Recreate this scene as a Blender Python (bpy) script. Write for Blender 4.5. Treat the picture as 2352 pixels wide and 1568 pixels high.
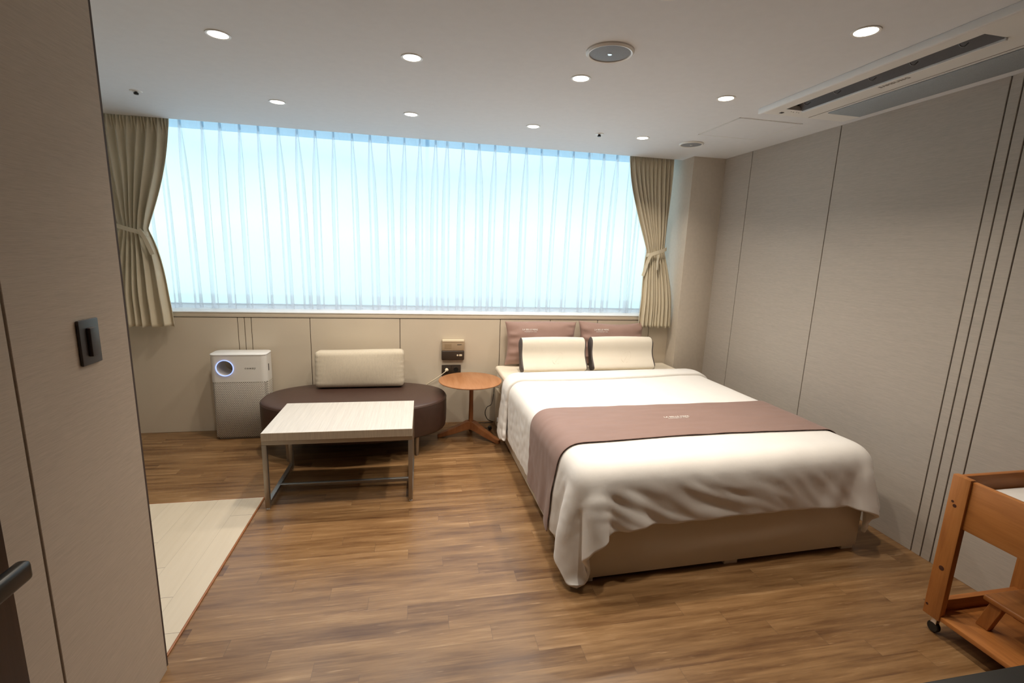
import bpy, bmesh, math, random
import numpy as np
from mathutils import Vector, Matrix, noise
random.seed(7)
for o in list(bpy.data.objects): bpy.data.objects.remove(o)
scn = bpy.context.scene
COL = scn.collection
PI = math.pi

# ------------------------------------------------------------------ camera
CAM = Vector((2.05612, -4.06692, 1.53141)); YAW, PITCH, ROLL = 0.20083, -0.18742, 0.03601
FPX = 1080.285
cd = bpy.data.cameras.new('camera'); cam = bpy.data.objects.new('camera', cd); COL.objects.link(cam)
fwd = Vector((math.sin(YAW)*math.cos(PITCH), math.cos(YAW)*math.cos(PITCH), math.sin(PITCH)))
r0 = Vector((math.cos(YAW), -math.sin(YAW), 0)); u0 = r0.cross(fwd)
r1 = math.cos(ROLL)*r0 + math.sin(ROLL)*u0; u1 = -math.sin(ROLL)*r0 + math.cos(ROLL)*u0
cam.matrix_world = Matrix(((r1.x, u1.x, -fwd.x, CAM.x), (r1.y, u1.y, -fwd.y, CAM.y), (r1.z, u1.z, -fwd.z, CAM.z), (0, 0, 0, 1)))
cd.sensor_width = 36; cd.lens = FPX*36/2352; cd.clip_start = .02
scn.camera = cam

# ------------------------------------------------------------------ world: pale overcast daylight over greenery
world = bpy.data.worlds.new('daylight'); scn.world = world; world.use_nodes = True
nt = world.node_tree; nt.nodes.clear()
wo = nt.nodes.new('ShaderNodeOutputWorld'); bg = nt.nodes.new('ShaderNodeBackground')
tc = nt.nodes.new('ShaderNodeTexCoord'); sp = nt.nodes.new('ShaderNodeSeparateXYZ')
nt.links.new(tc.outputs['Generated'], sp.inputs[0])
nz = nt.nodes.new('ShaderNodeTexNoise'); nz.inputs['Scale'].default_value = 5; nz.inputs['Detail'].default_value = 1
nt.links.new(tc.outputs['Generated'], nz.inputs['Vector'])
ma = nt.nodes.new('ShaderNodeMath'); ma.operation = 'MULTIPLY_ADD'; ma.inputs[1].default_value = .10
nt.links.new(nz.outputs[0], ma.inputs[0]); nt.links.new(sp.outputs[2], ma.inputs[2])
mr = nt.nodes.new('ShaderNodeMapRange'); mr.inputs[1].default_value = -.12; mr.inputs[2].default_value = .28
nt.links.new(ma.outputs[0], mr.inputs[0])
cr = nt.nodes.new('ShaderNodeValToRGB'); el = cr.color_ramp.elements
el[0].position = 0; el[0].color = (1.25, 1.45, 1.72, 1)  # unseen ground end of the ramp, brightened and blued to light the ceiling
el[1].position = 1; el[1].color = (1.1, 1.28, 1.60, 1)  # unseen upper sky, likewise boosted for more blue light on floor and sheers
for p_, c_ in ((.09, (.66, .86, 1.0, 1)), (.20, (.66, .90, .88, 1)), (.32, (.72, .98, .78, 1)), (.5, (.85, 1.0, .86, 1)), (.66, (.74, 1.0, .79, 1)), (.82, (.54, .80, .92, 1)), (.95, (.70, .86, 1.1, 1))):
    e = el.new(p_); e.color = c_
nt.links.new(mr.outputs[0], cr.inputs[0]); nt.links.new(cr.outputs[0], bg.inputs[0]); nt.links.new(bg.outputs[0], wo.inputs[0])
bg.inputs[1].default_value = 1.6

# ------------------------------------------------------------------ view
scn.view_settings.view_transform = 'Standard'; scn.view_settings.look = 'None'
scn.view_settings.gamma = 1; scn.view_settings.use_curve_mapping = False
scn.view_settings.exposure = 0.0
LAMP_W = 6.6
LAMP_C = (1.0, .88, .73)

# ------------------------------------------------------------------ material helpers
class NT:
    def __init__(s, m):
        s.m = m; s.t = m.node_tree; s.n = s.t.nodes
        s.b = s.n['Principled BSDF']; s.out = s.n['Material Output']
    def new(s, ty, **kw):
        n = s.n.new(ty)
        for k, v in kw.items(): setattr(n, k, v)
        return n
    def link(s, a, b): s.t.links.new(a, b)
    def math(s, op, a, b=None, c=None):
        n = s.n.new('ShaderNodeMath'); n.operation = op
        for i, v in enumerate((a, b, c)):
            if v is None: continue
            if hasattr(v, 'is_linked'): s.link(v, n.inputs[i])
            else: n.inputs[i].default_value = v
        return n.outputs[0]
    def mix(s, f, a, b, bt='MIX'):
        n = s.n.new('ShaderNodeMix'); n.data_type = 'RGBA'; n.blend_type = bt
        for i, v in ((0, f), (6, a), (7, b)):
            if hasattr(v, 'is_linked'): s.link(v, n.inputs[i])
            else: n.inputs[i].default_value = v
        return n.outputs[2]
    def coord(s, scale=(1, 1, 1), space='Object'):
        t = s.new('ShaderNodeTexCoord'); m = s.new('ShaderNodeMapping'); m.inputs['Scale'].default_value = scale
        s.link(t.outputs[space], m.inputs[0]); return m.outputs[0]
    def noise(s, vec, scale, detail=3, rough=.5):
        n = s.new('ShaderNodeTexNoise'); n.inputs['Scale'].default_value = scale; n.inputs['Detail'].default_value = detail
        n.inputs['Roughness'].default_value = rough; s.link(vec, n.inputs['Vector']); return n.outputs[0]
    def ramp(s, fac, stops):
        n = s.new('ShaderNodeValToRGB'); e = n.color_ramp.elements
        e[0].position, e[0].color = stops[0][0], (*stops[0][1], 1); e[1].position, e[1].color = stops[-1][0], (*stops[-1][1], 1)
        for p, c in stops[1:-1]:
            q = e.new(p); q.color = (*c, 1)
        s.link(fac, n.inputs[0]); return n.outputs[0]
    def bump(s, h, strength=.2, dist=.002):
        n = s.new('ShaderNodeBump'); n.inputs['Strength'].default_value = strength; n.inputs['Distance'].default_value = dist
        s.link(h, n.inputs['Height']); s.link(n.outputs[0], s.b.inputs['Normal'])

def base_mat(name, col, rough=.6, metal=0, spec=.5):
    m = bpy.data.materials.new(name); m.use_nodes = True; g = NT(m)
    g.b.inputs['Base Color'].default_value = (*col, 1); g.b.inputs['Roughness'].default_value = rough
    g.b.inputs['Metallic'].default_value = metal; g.b.inputs['Specular IOR Level'].default_value = spec
    return m, g
def paint(name, col, rough=.6, metal=0, spec=.5, var=.06, sc=(6, 6, 6), bump=.05):
    m, g = base_mat(name, col, rough, metal, spec)
    v = g.coord(sc); n = g.noise(v, 1.0, 4)
    lo = tuple(c*(1-var) for c in col); hi = tuple(min(1, c*(1+var)) for c in col)
    g.link(g.ramp(n, [(.3, lo), (.7, hi)]), g.b.inputs['Base Color'])
    if bump:
        g.bump(g.noise(g.coord((60, 60, 60)), 1.0, 2), bump, .002)
    return m
def streak(name, col, axis, var=.16, rough=.75, length=14, fine=260, spec=.3, bump=.25):
    # woven / brushed look: noise stretched along one axis
    m, g = base_mat(name, col, rough, 0, spec)
    s1 = [fine]*3; s1[axis] = length; s2 = [fine*.25]*3; s2[axis] = length*.25
    n1 = g.noise(g.coord(s1), 1, 3, .6); n2 = g.noise(g.coord(s2), 1, 3, .6)
    f = g.math('MULTIPLY_ADD', n1, .6, g.math('MULTIPLY', n2, .4))
    lo = tuple(c*(1-var) for c in col); hi = tuple(min(1, c*(1+var)) for c in col)
    g.link(g.ramp(f, [(.35, lo), (.65, hi)]), g.b.inputs['Base Color'])
    if bump: g.bump(f, bump, .001)
    return m
def emis(name, col, st):
    m = bpy.data.materials.new(name); m.use_nodes = True; t = m.node_tree; t.nodes.clear()
    o = t.nodes.new('ShaderNodeOutputMaterial'); e = t.nodes.new('ShaderNodeEmission')
    e.inputs[0].default_value = (*col, 1); e.inputs[1].default_value = st; t.links.new(e.outputs[0], o.inputs[0]); return m
def planks(name, w, L, along, y0, x0, step, ramp, grain, rough, seam, knots=True):
    # along: axis index the boards run in; joints step by a fixed amount from row to row
    m, g = base_mat(name, (.5, .4, .3), rough)
    t = g.new('ShaderNodeTexCoord'); s = g.new('ShaderNodeSeparateXYZ'); g.link(t.outputs['Object'], s.inputs[0])
    A = s.outputs[along]; B = s.outputs[1-along]
    rowf = g.math('DIVIDE', g.math('SUBTRACT', y0, B), w); row = g.math('FLOOR', rowf); fr = g.math('FRACT', rowf)
    a = g.math('DIVIDE', g.math('SUBTRACT', g.math('SUBTRACT', A, x0), g.math('MULTIPLY', row, step)), L)
    colid = g.math('FLOOR', a); fa = g.math('FRACT', a)
    cmb = g.new('ShaderNodeCombineXYZ'); g.link(row, cmb.inputs[0]); g.link(colid, cmb.inputs[1])
    wn = g.new('ShaderNodeTexWhiteNoise'); wn.noise_dimensions = '2D'; g.link(cmb.outputs[0], wn.inputs['Vector'])
    rnd = wn.outputs['Value']
    # grain coordinates shifted per board
    gx = g.math('ADD', A, g.math('MULTIPLY', rnd, 37.0)); gy = g.math('ADD', B, g.math('MULTIPLY', rnd, 11.0))
    c2 = g.new('ShaderNodeCombineXYZ'); g.link(g.math('MULTIPLY', gx, grain[0]), c2.inputs[0]); g.link(g.math('MULTIPLY', gy, grain[1]), c2.inputs[1])
    n1 = g.noise(c2.outputs[0], 1, 5, .62)
    c3 = g.new('ShaderNodeCombineXYZ'); g.link(g.math('MULTIPLY', gx, grain[0]*2.2), c3.inputs[0]); g.link(g.math('MULTIPLY', gy, grain[1]*5), c3.inputs[1])
    n2 = g.noise(c3.outputs[0], 1, 4, .65)
    f = g.math('ADD', g.math('MULTIPLY', n1, .78), g.math('MULTIPLY', n2, .22))
    f = g.math('ADD', f, g.math('MULTIPLY', g.math('SUBTRACT', rnd, .5), .13))
    col = g.ramp(f, ramp)
    if knots:   # long dark mineral streaks and small knots
        c4 = g.new('ShaderNodeCombineXYZ'); g.link(g.math('MULTIPLY', gx, 5.0), c4.inputs[0]); g.link(g.math('MULTIPLY', gy, 34.0), c4.inputs[1])
        n3 = g.noise(c4.outputs[0], 1, 6, .7)
        k = g.new('ShaderNodeMapRange'); k.inputs[1].default_value = .60; k.inputs[2].default_value = .72; g.link(n3, k.inputs[0])
        col = g.mix(g.math('MULTIPLY', k.outputs[0], .55), col, (.16, .075, .03, 1))
        c5 = g.new('ShaderNodeCombineXYZ'); g.link(g.math('MULTIPLY', gx, 6.0), c5.inputs[0]); g.link(g.math('MULTIPLY', gy, 60.0), c5.inputs[1])
        n4 = g.noise(c5.outputs[0], 1, 3, .6)
        k2 = g.new('ShaderNodeMapRange'); k2.inputs[1].default_value = .64; k2.inputs[2].default_value = .74; g.link(n4, k2.inputs[0])
        col = g.mix(g.math('MULTIPLY', k2.outputs[0], .35), col, (.62, .42, .24, 1))
    # seams
    d1 = g.math('MINIMUM', fr, g.math('SUBTRACT', 1.0, fr)); d1 = g.math('MULTIPLY', d1, w)
    d2 = g.math('MINIMUM', fa, g.math('SUBTRACT', 1.0, fa)); d2 = g.math('MULTIPLY', d2, L)
    d = g.math('MINIMUM', d1, d2)
    mk = g.math('MAXIMUM', g.math('MULTIPLY', g.math('LESS_THAN', d1, .0008), .45), g.math('LESS_THAN', d2, .0011))
    col = g.mix(g.math('MULTIPLY', mk, seam), col, (.10, .06, .035, 1))
    g.link(col, g.b.inputs['Base Color'])
    g.link(g.math('MULTIPLY_ADD', n1, .18, rough-.09), g.b.inputs['Roughness'])
    g.bump(g.math('SUBTRACT', n2, g.math('MULTIPLY', mk, 1.5)), .12, .0015)
    return m

M = {}
M['floor'] = planks('wood_floor', .08, .845, 0, -2.06, 1.67, .17,
    [(.25, (.075, .032, .013)), (.40, (.155, .078, .031)), (.50, (.22, .120, .050)), (.60, (.285, .163, .072)), (.75, (.42, .27, .14))], (2.0, 22), .32, .5)
M['tile'] = planks('cream_plank_tile', .131, .86, 1, 1.14, -2.237, .215,
    [(.2, (.58, .50, .38)), (.8, (.66, .58, .46))], (3, 40), .35, .75, knots=False)
M['paper'] = streak('linen_wallpaper', (.45, .405, .355), 1, .08, .8, 22, 420, .3, .12)
M['paper_left'] = streak('linen_wallpaper_left', (.48, .395, .315), 1, .08, .8, 22, 420, .3, .12)
M['panel'] = paint('beige_panel', (.67, .585, .465), .55, var=.03, sc=(2, 2, 2), bump=.03)
M['column'] = paint('pale_wallpaper', (.64, .57, .48), .8, var=.03, sc=(40, 40, 40), bump=.2)
M['ceiling'] = paint('ceiling_white', (.72, .72, .725), .85, var=.015, sc=(20, 20, 20), bump=.06)
M['groove'] = paint('dark_groove', (.06, .035, .025), .8, bump=0)
M['white'] = paint('white_plastic', (.78, .76, .72), .4, var=.01, bump=0)
M['sillwhite'] = paint('white_ledge', (.85, .85, .84), .5, var=.01, bump=0)
M['frame'] = paint('window_frame', (.55, .62, .68), .4, var=.02, bump=0)
M['alu'] = paint('taupe_metal', (.33, .29, .245), .38, .75, var=.04, bump=0)
M['chrome'] = paint('chrome', (.8, .8, .8), .15, 1, var=.02, bump=0)
M['black'] = paint('black_plastic', (.012, .011, .010), .35, var=.1, bump=0)
M['darkwood'] = streak('dark_brown_wood', (.022, .010, .007), 2, .3, .4, 4, 60)
M['dkbrown'] = paint('dark_brown_plastic', (.045, .03, .02), .45, var=.05, bump=0)
M['switch'] = paint('charcoal_plastic', (.05, .042, .042), .5, var=.05, bump=0)
M['tan'] = paint('champagne_plastic', (.42, .32, .21), .4, var=.02, bump=0)
M['tandark'] = paint('speaker_mesh', (.33, .24, .14), .6, var=.1, sc=(300, 300, 300), bump=0)
M['cream'] = paint('cream_plastic', (.80, .70, .52), .4, var=.02, bump=0)
M['grey'] = paint('grey_mesh', (.23, .235, .245), .6, var=.15, sc=(400, 400, 400), bump=.2)
M['filter'] = paint('intake_mesh', (.30, .33, .35), .6, var=.12, sc=(300, 300, 300), bump=.2)
M['text_dark'] = paint('dark_lettering', (.05, .045, .04), .6, bump=0)
M['text_grey'] = paint('grey_lettering', (.28, .25, .22), .6, bump=0)
M['text_white'] = paint('white_thread', (.88, .85, .82), .7, bump=0)
M['lamp'] = emis('lamp_diffuser', (1, .93, .82), 14)
M['ring'] = emis('blue_ring_light', (.30, .40, 1.0), 2.0)
M['led'] = emis('led', (.9, .95, 1), 3)
M['leather'] = paint('brown_leather', (.058, .030, .022), .42, var=.08, sc=(30, 30, 30), bump=.15)
M['cherry'] = None

def fabric(name, col, rough=.85, var=.04, wr=.0, wscale=(3, 3, 3), weave=900, wst=.15, sheen=.2):
    m, g = base_mat(name, col, rough, 0, .25)
    g.b.inputs['Sheen Weight'].default_value = sheen
    n = g.noise(g.coord(wscale), 1, 4, .6)
    lo = tuple(c*(1-var) for c in col); hi = tuple(min(1, c*(1+var)) for c in col)
    g.link(g.ramp(n, [(.3, lo), (.7, hi)]), g.b.inputs['Base Color'])
    w = g.noise(g.coord((weave, weave, weave)), 1, 1)
    h = g.math('MULTIPLY_ADD', w, .12, g.math('MULTIPLY', n, wr))
    g.bump(h, wst, .01 if wr else .001)
    return m
M['duvet'] = fabric('duvet_cotton', (.79, .77, .745), .7, .015, 1.0, (9, 7, 9), 700, .18)
M['sheet'] = fabric('mattress_ticking', (.82, .74, .60), .8, .03, .6, (4, 60, 4), 600, .25)
M['runner'] = fabric('mauve_runner', (.25, .157, .132), .6, .05, 1.0, (4, 26, 4), 700, .10)
M['mauve'] = fabric('mauve_pillow', (.35, .225, .19), .6, .04, 1.0, (7, 7, 14), 700, .22)
M['drape'] = fabric('khaki_drape', (.72, .645, .49), .85, .04, .0, (3, 3, 3), 500, .15)
M['cushion'] = streak('oatmeal_cushion', (.60, .53, .42), 2, .10, .9, 60, 500, .2, .08)
M['pipe'] = paint('grey_piping', (.085, .07, .068), .7, bump=.1)
M['strap'] = fabric('tie_band', (.70, .63, .48), .85, .03, 0, (3, 3, 3), 500, .1)

def knit():
    m, g = base_mat('cream_quilted_knit', (.82, .77, .68), .85, 0, .2)
    t = g.new('ShaderNodeTexCoord'); s = g.new('ShaderNodeSeparateXYZ'); g.link(t.outputs['Object'], s.inputs[0])
    a = g.math('SINE', g.math('MULTIPLY', g.math('ADD', s.outputs[0], g.math('MULTIPLY', s.outputs[2], 1.7)), 520.0))
    b = g.math('SINE', g.math('MULTIPLY', g.math('SUBTRACT', s.outputs[0], g.math('MULTIPLY', s.outputs[2], 1.7)), 520.0))
    h = g.math('MULTIPLY', a, b)
    g.link(g.ramp(h, [(0, (.76, .70, .60)), (.5, (.83, .78, .69))]), g.b.inputs['Base Color'])
    g.bump(h, .25, .002); return m
M['knit'] = knit()

def cherry(name, c0, c1, c2, axis, rough=.45):
    m, g = base_mat(name, c1, rough)
    s = [30, 30, 30]; s[axis] = 3
    n = g.noise(g.coord(s), 1, 5, .6)
    s2 = [110, 110, 110]; s2[axis] = 6
    n2 = g.noise(g.coord(s2), 1, 3, .6)
    f = g.math('ADD', g.math('MULTIPLY', n, .7), g.math('MULTIPLY', n2, .3))
    g.link(g.ramp(f, [(.3, c0), (.5, c1), (.7, c2)]), g.b.inputs['Base Color']); g.bump(n2, .1, .001)
    return m
M['cherry'] = cherry('cherry_veneer', (.30, .12, .045), (.37, .165, .068), (.43, .21, .10), 1, .35)
M['cherryleg'] = cherry('cherry_solid', (.24, .085, .028), (.31, .12, .042), (.36, .15, .06), 2, .45)
M['pine_y'] = cherry('orange_pine_y', (.28, .095, .022), (.40, .15, .035), (.47, .19, .05), 1)
M['pine_z'] = cherry('orange_pine_z', (.28, .095, .022), (.40, .15, .035), (.47, .19, .05), 2)
M['pine_x'] = cherry('orange_pine_x', (.24, .075, .018), (.36, .13, .03), (.43, .17, .045), 0)
M['knot'] = paint('pine_knot', (.06, .015, .006), .6, bump=0)
M['ash'] = streak('greige_laminate_top', (.56, .53, .49), 1, .10, .42, 5, 240, .5, .08)
M['ashside'] = streak('greige_laminate_edge', (.40, .335, .26), 2, .14, .5, 9, 240, .4, .08)
M['bedbase'] = paint('cream_bed_laminate', (.70, .61, .48), .45, var=.02, bump=.02)

def perforated():
    m, g = base_mat('perforated_grille', (.62, .58, .51), .45)
    t = g.new('ShaderNodeTexCoord'); s = g.new('ShaderNodeSeparateXYZ'); g.link(t.outputs['Object'], s.inputs[0])
    X = g.math('DIVIDE', s.outputs[0], .0150); Z = g.math('DIVIDE', s.outputs[2], .0140)
    def cell(ox, oz):
        fx = g.math('SUBTRACT', g.math('FRACT', g.math('ADD', X, ox)), .5)
        fz = g.math('SUBTRACT', g.math('FRACT', g.math('ADD', Z, oz)), .5)
        return g.math('SQRT', g.math('ADD', g.math('MULTIPLY', fx, fx), g.math('MULTIPLY', g.math('MULTIPLY', fz, fz), 1.3)))
    d = g.math('MINIMUM', cell(0, 0), cell(.5, .5))
    k = g.math('LESS_THAN', d, .255)
    g.link(g.mix(k, (.62, .58, .51, 1), (.025, .02, .018, 1)), g.b.inputs['Base Color']); return m
M['perf'] = perforated()

def sheer(name, tr, col=(.93, .93, .96)):
    m = bpy.data.materials.new(name); m.use_nodes = True; t = m.node_tree; t.nodes.clear()
    o = t.nodes.new('ShaderNodeOutputMaterial'); T = t.nodes.new('ShaderNodeBsdfTransparent'); D = t.nodes.new('ShaderNodeBsdfDiffuse')
    L = t.nodes.new('ShaderNodeBsdfTranslucent'); m1 = t.nodes.new('ShaderNodeMixShader'); m2 = t.nodes.new('ShaderNodeMixShader')
    D.inputs[0].default_value = (*col, 1); L.inputs[0].default_value = (*col, 1)
    tcn = t.nodes.new('ShaderNodeTexCoord'); mp = t.nodes.new('ShaderNodeMapping'); mp.inputs['Scale'].default_value = (400, 400, 6)
    nn = t.nodes.new('ShaderNodeTexNoise'); t.links.new(tcn.outputs['Object'], mp.inputs[0]); t.links.new(mp.outputs[0], nn.inputs['Vector'])
    r = t.nodes.new('ShaderNodeMapRange'); r.inputs[3].default_value = 1-tr-.05; r.inputs[4].default_value = 1-tr+.05
    t.links.new(nn.outputs[0], r.inputs[0])
    m1.inputs[0].default_value = .90
    t.links.new(D.outputs[0], m1.inputs[1]); t.links.new(L.outputs[0], m1.inputs[2])
    t.links.new(r.outputs[0], m2.inputs[0]); t.links.new(T.outputs[0], m2.inputs[1]); t.links.new(m1.outputs[0], m2.inputs[2])
    t.links.new(m2.outputs[0], o.inputs[0]); return m
M['sheer'] = sheer('sheer_voile', .56)
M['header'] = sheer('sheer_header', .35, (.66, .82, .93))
M['hem'] = sheer('sheer_hem', .80)
def glass():
    m = bpy.data.materials.new('window_glass'); m.use_nodes = True; t = m.node_tree; t.nodes.clear()
    o = t.nodes.new('ShaderNodeOutputMaterial'); T = t.nodes.new('ShaderNodeBsdfTransparent'); G = t.nodes.new('ShaderNodeBsdfGlossy')
    T.inputs[0].default_value = (.93, .99, .98, 1); G.inputs['Roughness'].default_value = .05
    F = t.nodes.new('ShaderNodeFresnel'); F.inputs[0].default_value = 1.3; mx = t.nodes.new('ShaderNodeMixShader')
    t.links.new(F.outputs[0], mx.inputs[0]); t.links.new(T.outputs[0], mx.inputs[1]); t.links.new(G.outputs[0], mx.inputs[2]); t.links.new(mx.outputs[0], o.inputs[0]); return m
M['glass'] = glass()

# ------------------------------------------------------------------ object helpers
def thing(name, label, cat, loc=(0, 0, 0), rz=0, group=None):
    o = bpy.data.objects.new(name, None); COL.objects.link(o); o.empty_display_size = .05
    o.location = loc; o.rotation_euler = (0, 0, rz); o['label'] = label; o['category'] = cat
    if group: o['group'] = group
    return o
def tag(o, label, cat, group=None):
    o['label'] = label; o['category'] = cat
    if group: o['group'] = group
    return o
def mesh(name, verts, faces, mat, parent=None, smooth=False, mats=None, fm=None, loc=None):
    me = bpy.data.meshes.new(name); me.from_pydata([tuple(v) for v in verts], [], faces)
    for m_ in (mats or [mat]): me.materials.append(m_)
    if fm:
        for i, k in enumerate(fm): me.polygons[i].material_index = k
    bm = bmesh.new(); bm.from_mesh(me); bmesh.ops.recalc_face_normals(bm, faces=bm.faces); bm.to_mesh(me); bm.free()
    o = bpy.data.objects.new(name, me); COL.objects.link(o)
    if smooth: smooth_obj(o)
    if parent: o.parent = parent
    if loc: o.location = loc
    return o
def smooth_obj(o, ang=40):
    me = o.data
    for p in me.polygons: p.use_smooth = True
    if ang is not None:
        try: me.set_sharp_from_angle(angle=math.radians(ang))
        except Exception: pass
def from_bm(name, bm, mat, parent=None, smooth=True, ang=40, mats=None):
    me = bpy.data.meshes.new(name); bm.to_mesh(me); bm.free()
    for m_ in (mats or [mat]): me.materials.append(m_)
    o = bpy.data.objects.new(name, me); COL.objects.link(o)
    if smooth: smooth_obj(o, ang)
    if parent: o.parent = parent
    return o
def add_box(bm, a, b, bevel=0, seg=2, mi=0):
    x0, y0, z0 = a; x1, y1, z1 = b
    t = bmesh.new()
    vs = [t.verts.new(v) for v in ((x0, y0, z0), (x1, y0, z0), (x1, y1, z0), (x0, y1, z0), (x0, y0, z1), (x1, y0, z1), (x1, y1, z1), (x0, y1, z1))]
    for f in ((0, 3, 2, 1), (4, 5, 6, 7), (0, 1, 5, 4), (1, 2, 6, 5), (2, 3, 7, 6), (3, 0, 4, 7)):
        fc = t.faces.new([vs[i] for i in f]); fc.material_index = mi
    if bevel:
        bmesh.ops.bevel(t, geom=t.edges[:], offset=bevel, segments=seg, affect='EDGES', profile=.5)
    for f in t.faces: f.material_index = mi
    tmp = bpy.data.meshes.new('tmp'); t.to_mesh(tmp); t.free(); bm.from_mesh(tmp); bpy.data.meshes.remove(tmp)
def box(name, a, b, mat, parent=None, bevel=0, seg=2):
    bm = bmesh.new(); add_box(bm, a, b, bevel, seg); return from_bm(name, bm, mat, parent)
def struct(o, **k):
    o['kind'] = 'structure'; return o
def lathe_bm(prof, seg=40, axis='Z', c=(0, 0, 0), cap=True):
    bm = bmesh.new(); rings = []
    for r, h in prof:
        ring = []
        for i in range(seg):
            a = 2*PI*i/seg; p = (r*math.cos(a), r*math.sin(a), h)
            if axis == 'Y': p = (p[0], p[2], p[1])
            if axis == 'X': p = (p[2], p[0], p[1])
            ring.append(bm.verts.new((p[0]+c[0], p[1]+c[1], p[2]+c[2])))
        rings.append(ring)
    for k in range(len(rings)-1):
        for i in range(seg):
            bm.faces.new((rings[k][i], rings[k][(i+1) % seg], rings[k+1][(i+1) % seg], rings[k+1][i]))
    if cap:
        if prof[0][0] > 1e-6: bm.faces.new(rings[0][::-1])
        if prof[-1][0] > 1e-6: bm.faces.new(rings[-1])
    bmesh.ops.recalc_face_normals(bm, faces=bm.faces)
    return bm
def lathe(name, prof, mat, parent=None, seg=40, axis='Z', c=(0, 0, 0), ang=35):
    return from_bm(name, lathe_bm(prof, seg, axis, c), mat, parent, True, ang)
def tube(name, pts, r, mat, parent=None, seg=8, flat=None):
    # swept tube (or flat band if flat=(w,t)) through a smoothed path
    P = [Vector(p) for p in pts]; Q = []
    for i in range(len(P)-1):
        p0 = P[max(i-1, 0)]; p1 = P[i]; p2 = P[i+1]; p3 = P[min(i+2, len(P)-1)]
        for k in range(8):
            t = k/8; Q.append(.5*((2*p1)+(-p0+p2)*t+(2*p0-5*p1+4*p2-p3)*t*t+(-p0+3*p1-3*p2+p3)*t**3))
    Q.append(P[-1]); bm = bmesh.new(); rings = []; up = Vector((0.01, 0, 1))
    for i, q in enumerate(Q):
        d = (Q[min(i+1, len(Q)-1)]-Q[max(i-1, 0)]).normalized()
        s = d.cross(up)
        if s.length < .1: s = d.cross(Vector((0, 1, 0)))
        s.normalize(); n = s.cross(d).normalized(); ring = []
        if flat:
            for a, b in ((-1, -1), (1, -1), (1, 1), (-1, 1)): ring.append(bm.verts.new(q + n*a*flat[0]/2 + s*b*flat[1]/2))
        else:
            for k in range(seg):
                a = 2*PI*k/seg; ring.append(bm.verts.new(q + (s*math.cos(a)+n*math.sin(a))*r))
        rings.append(ring)
    m_ = len(rings[0])
    for k in range(len(rings)-1):
        for i in range(m_): bm.faces.new((rings[k][i], rings[k][(i+1) % m_], rings[k+1][(i+1) % m_], rings[k+1][i]))
    bm.faces.new(rings[0][::-1]); bm.faces.new(rings[-1]); bmesh.ops.recalc_face_normals(bm, faces=bm.faces)
    return from_bm(name, bm, mat, parent, True, 60)
def grid_mesh(name, G, mat, parent=None, closed_u=False, smooth=True):
    nu = len(G); nv = len(G[0]); V = [p for row in G for p in row]; F = []
    for i in range(nu-1+(1 if closed_u else 0)):
        for j in range(nv-1):
            a = (i % nu)*nv+j; b = ((i+1) % nu)*nv+j; F.append((a, b, b+1, a+1))
    me = bpy.data.meshes.new(name); me.from_pydata([tuple(v) for v in V], [], F); me.materials.append(mat)
    o = bpy.data.objects.new(name, me); COL.objects.link(o)
    if smooth:
        for p in me.polygons: p.use_smooth = True
    if parent: o.parent = parent
    return o
def text_mesh(name, s, size, mat, parent, fn, ext=.0004, space=1.0, font_scale_x=1.0):
    cu = bpy.data.curves.new('t', 'FONT'); cu.body = s; cu.size = size; cu.align_x = 'CENTER'; cu.align_y = 'CENTER'; cu.extrude = ext; cu.space_character = space
    cu.resolution_u = 2
    to = bpy.data.objects.new('t', cu); me = bpy.data.meshes.new_from_object(to); bpy.data.objects.remove(to); bpy.data.curves.remove(cu)
    me.name = name
    for v in me.vertices: v.co = fn(v.co.x*font_scale_x, v.co.y, v.co.z)
    me.materials.clear(); me.materials.append(mat)
    o = bpy.data.objects.new(name, me); COL.objects.link(o); o.parent = parent; return o
def bool_cut(o, cutter):
    md = o.modifiers.new('b', 'BOOLEAN'); md.operation = 'DIFFERENCE'; md.object = cutter; md.solver = 'EXACT'
    dg = bpy.context.evaluated_depsgraph_get(); me = bpy.data.meshes.new_from_object(o.evaluated_get(dg))
    o.modifiers.clear(); o.data = me; bpy.data.objects.remove(cutter); smooth_obj(o, 35)
def smoothstep(a, b, x):
    t = min(1, max(0, (x-a)/(b-a))); return t*t*(3-2*t)

# ------------------------------------------------------------------ room constants
XR, H, XL, YL = 4.7075, 2.40, 1.1617, -2.4038
XLL, YB = -1.3, -5.3
YC = .03                                   # ceiling edge at the curtain pocket
# floor: laid boards everywhere, cream plank area a little proud of them
struct(box('floor', (XLL-.1, YB-.1, -.06), (XR+.1, .55, 0), M['floor']))
tl = struct(box('floor_cream_platform', (XLL, YL-1.2, -.01), (1.128, -1.183, .006), M['tile']))
tl.name = 'floor_inset'
trm = struct(box('trim_1', (1.128, YL-1.0, 0), (1.137, -1.183, .0075), M['cherryleg'], bevel=.002))
trm2 = struct(box('trim_2', (XLL, -1.183, 0), (1.137, -1.177, .0068), M['cherryleg'], bevel=.002))

# ceiling (with the pocket for the curtains behind it)
bm = bmesh.new()
AX0, AX1, AY0, AY1 = 4.06, 4.22, -2.56, -1.55
for a, b in (((XLL-.1, YB-.1, H), (AX0, YC, H+.12)), ((AX1, YB-.1, H), (XR+.1, YC, H+.12)), ((AX0, YB-.1, H), (AX1, AY0, H+.12)), ((AX0, AY1, H), (AX1, YC, H+.12))): add_box(bm, a, b)
add_box(bm, (XLL-.1, YC-.01, H+.20), (XR+.1, .55, H+.28))
add_box(bm, (XLL-.1, YC-.01, H+.10), (XR+.1, YC, H+.21))
struct(from_bm('ceiling', bm, M['ceiling'], smooth=False))

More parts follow.
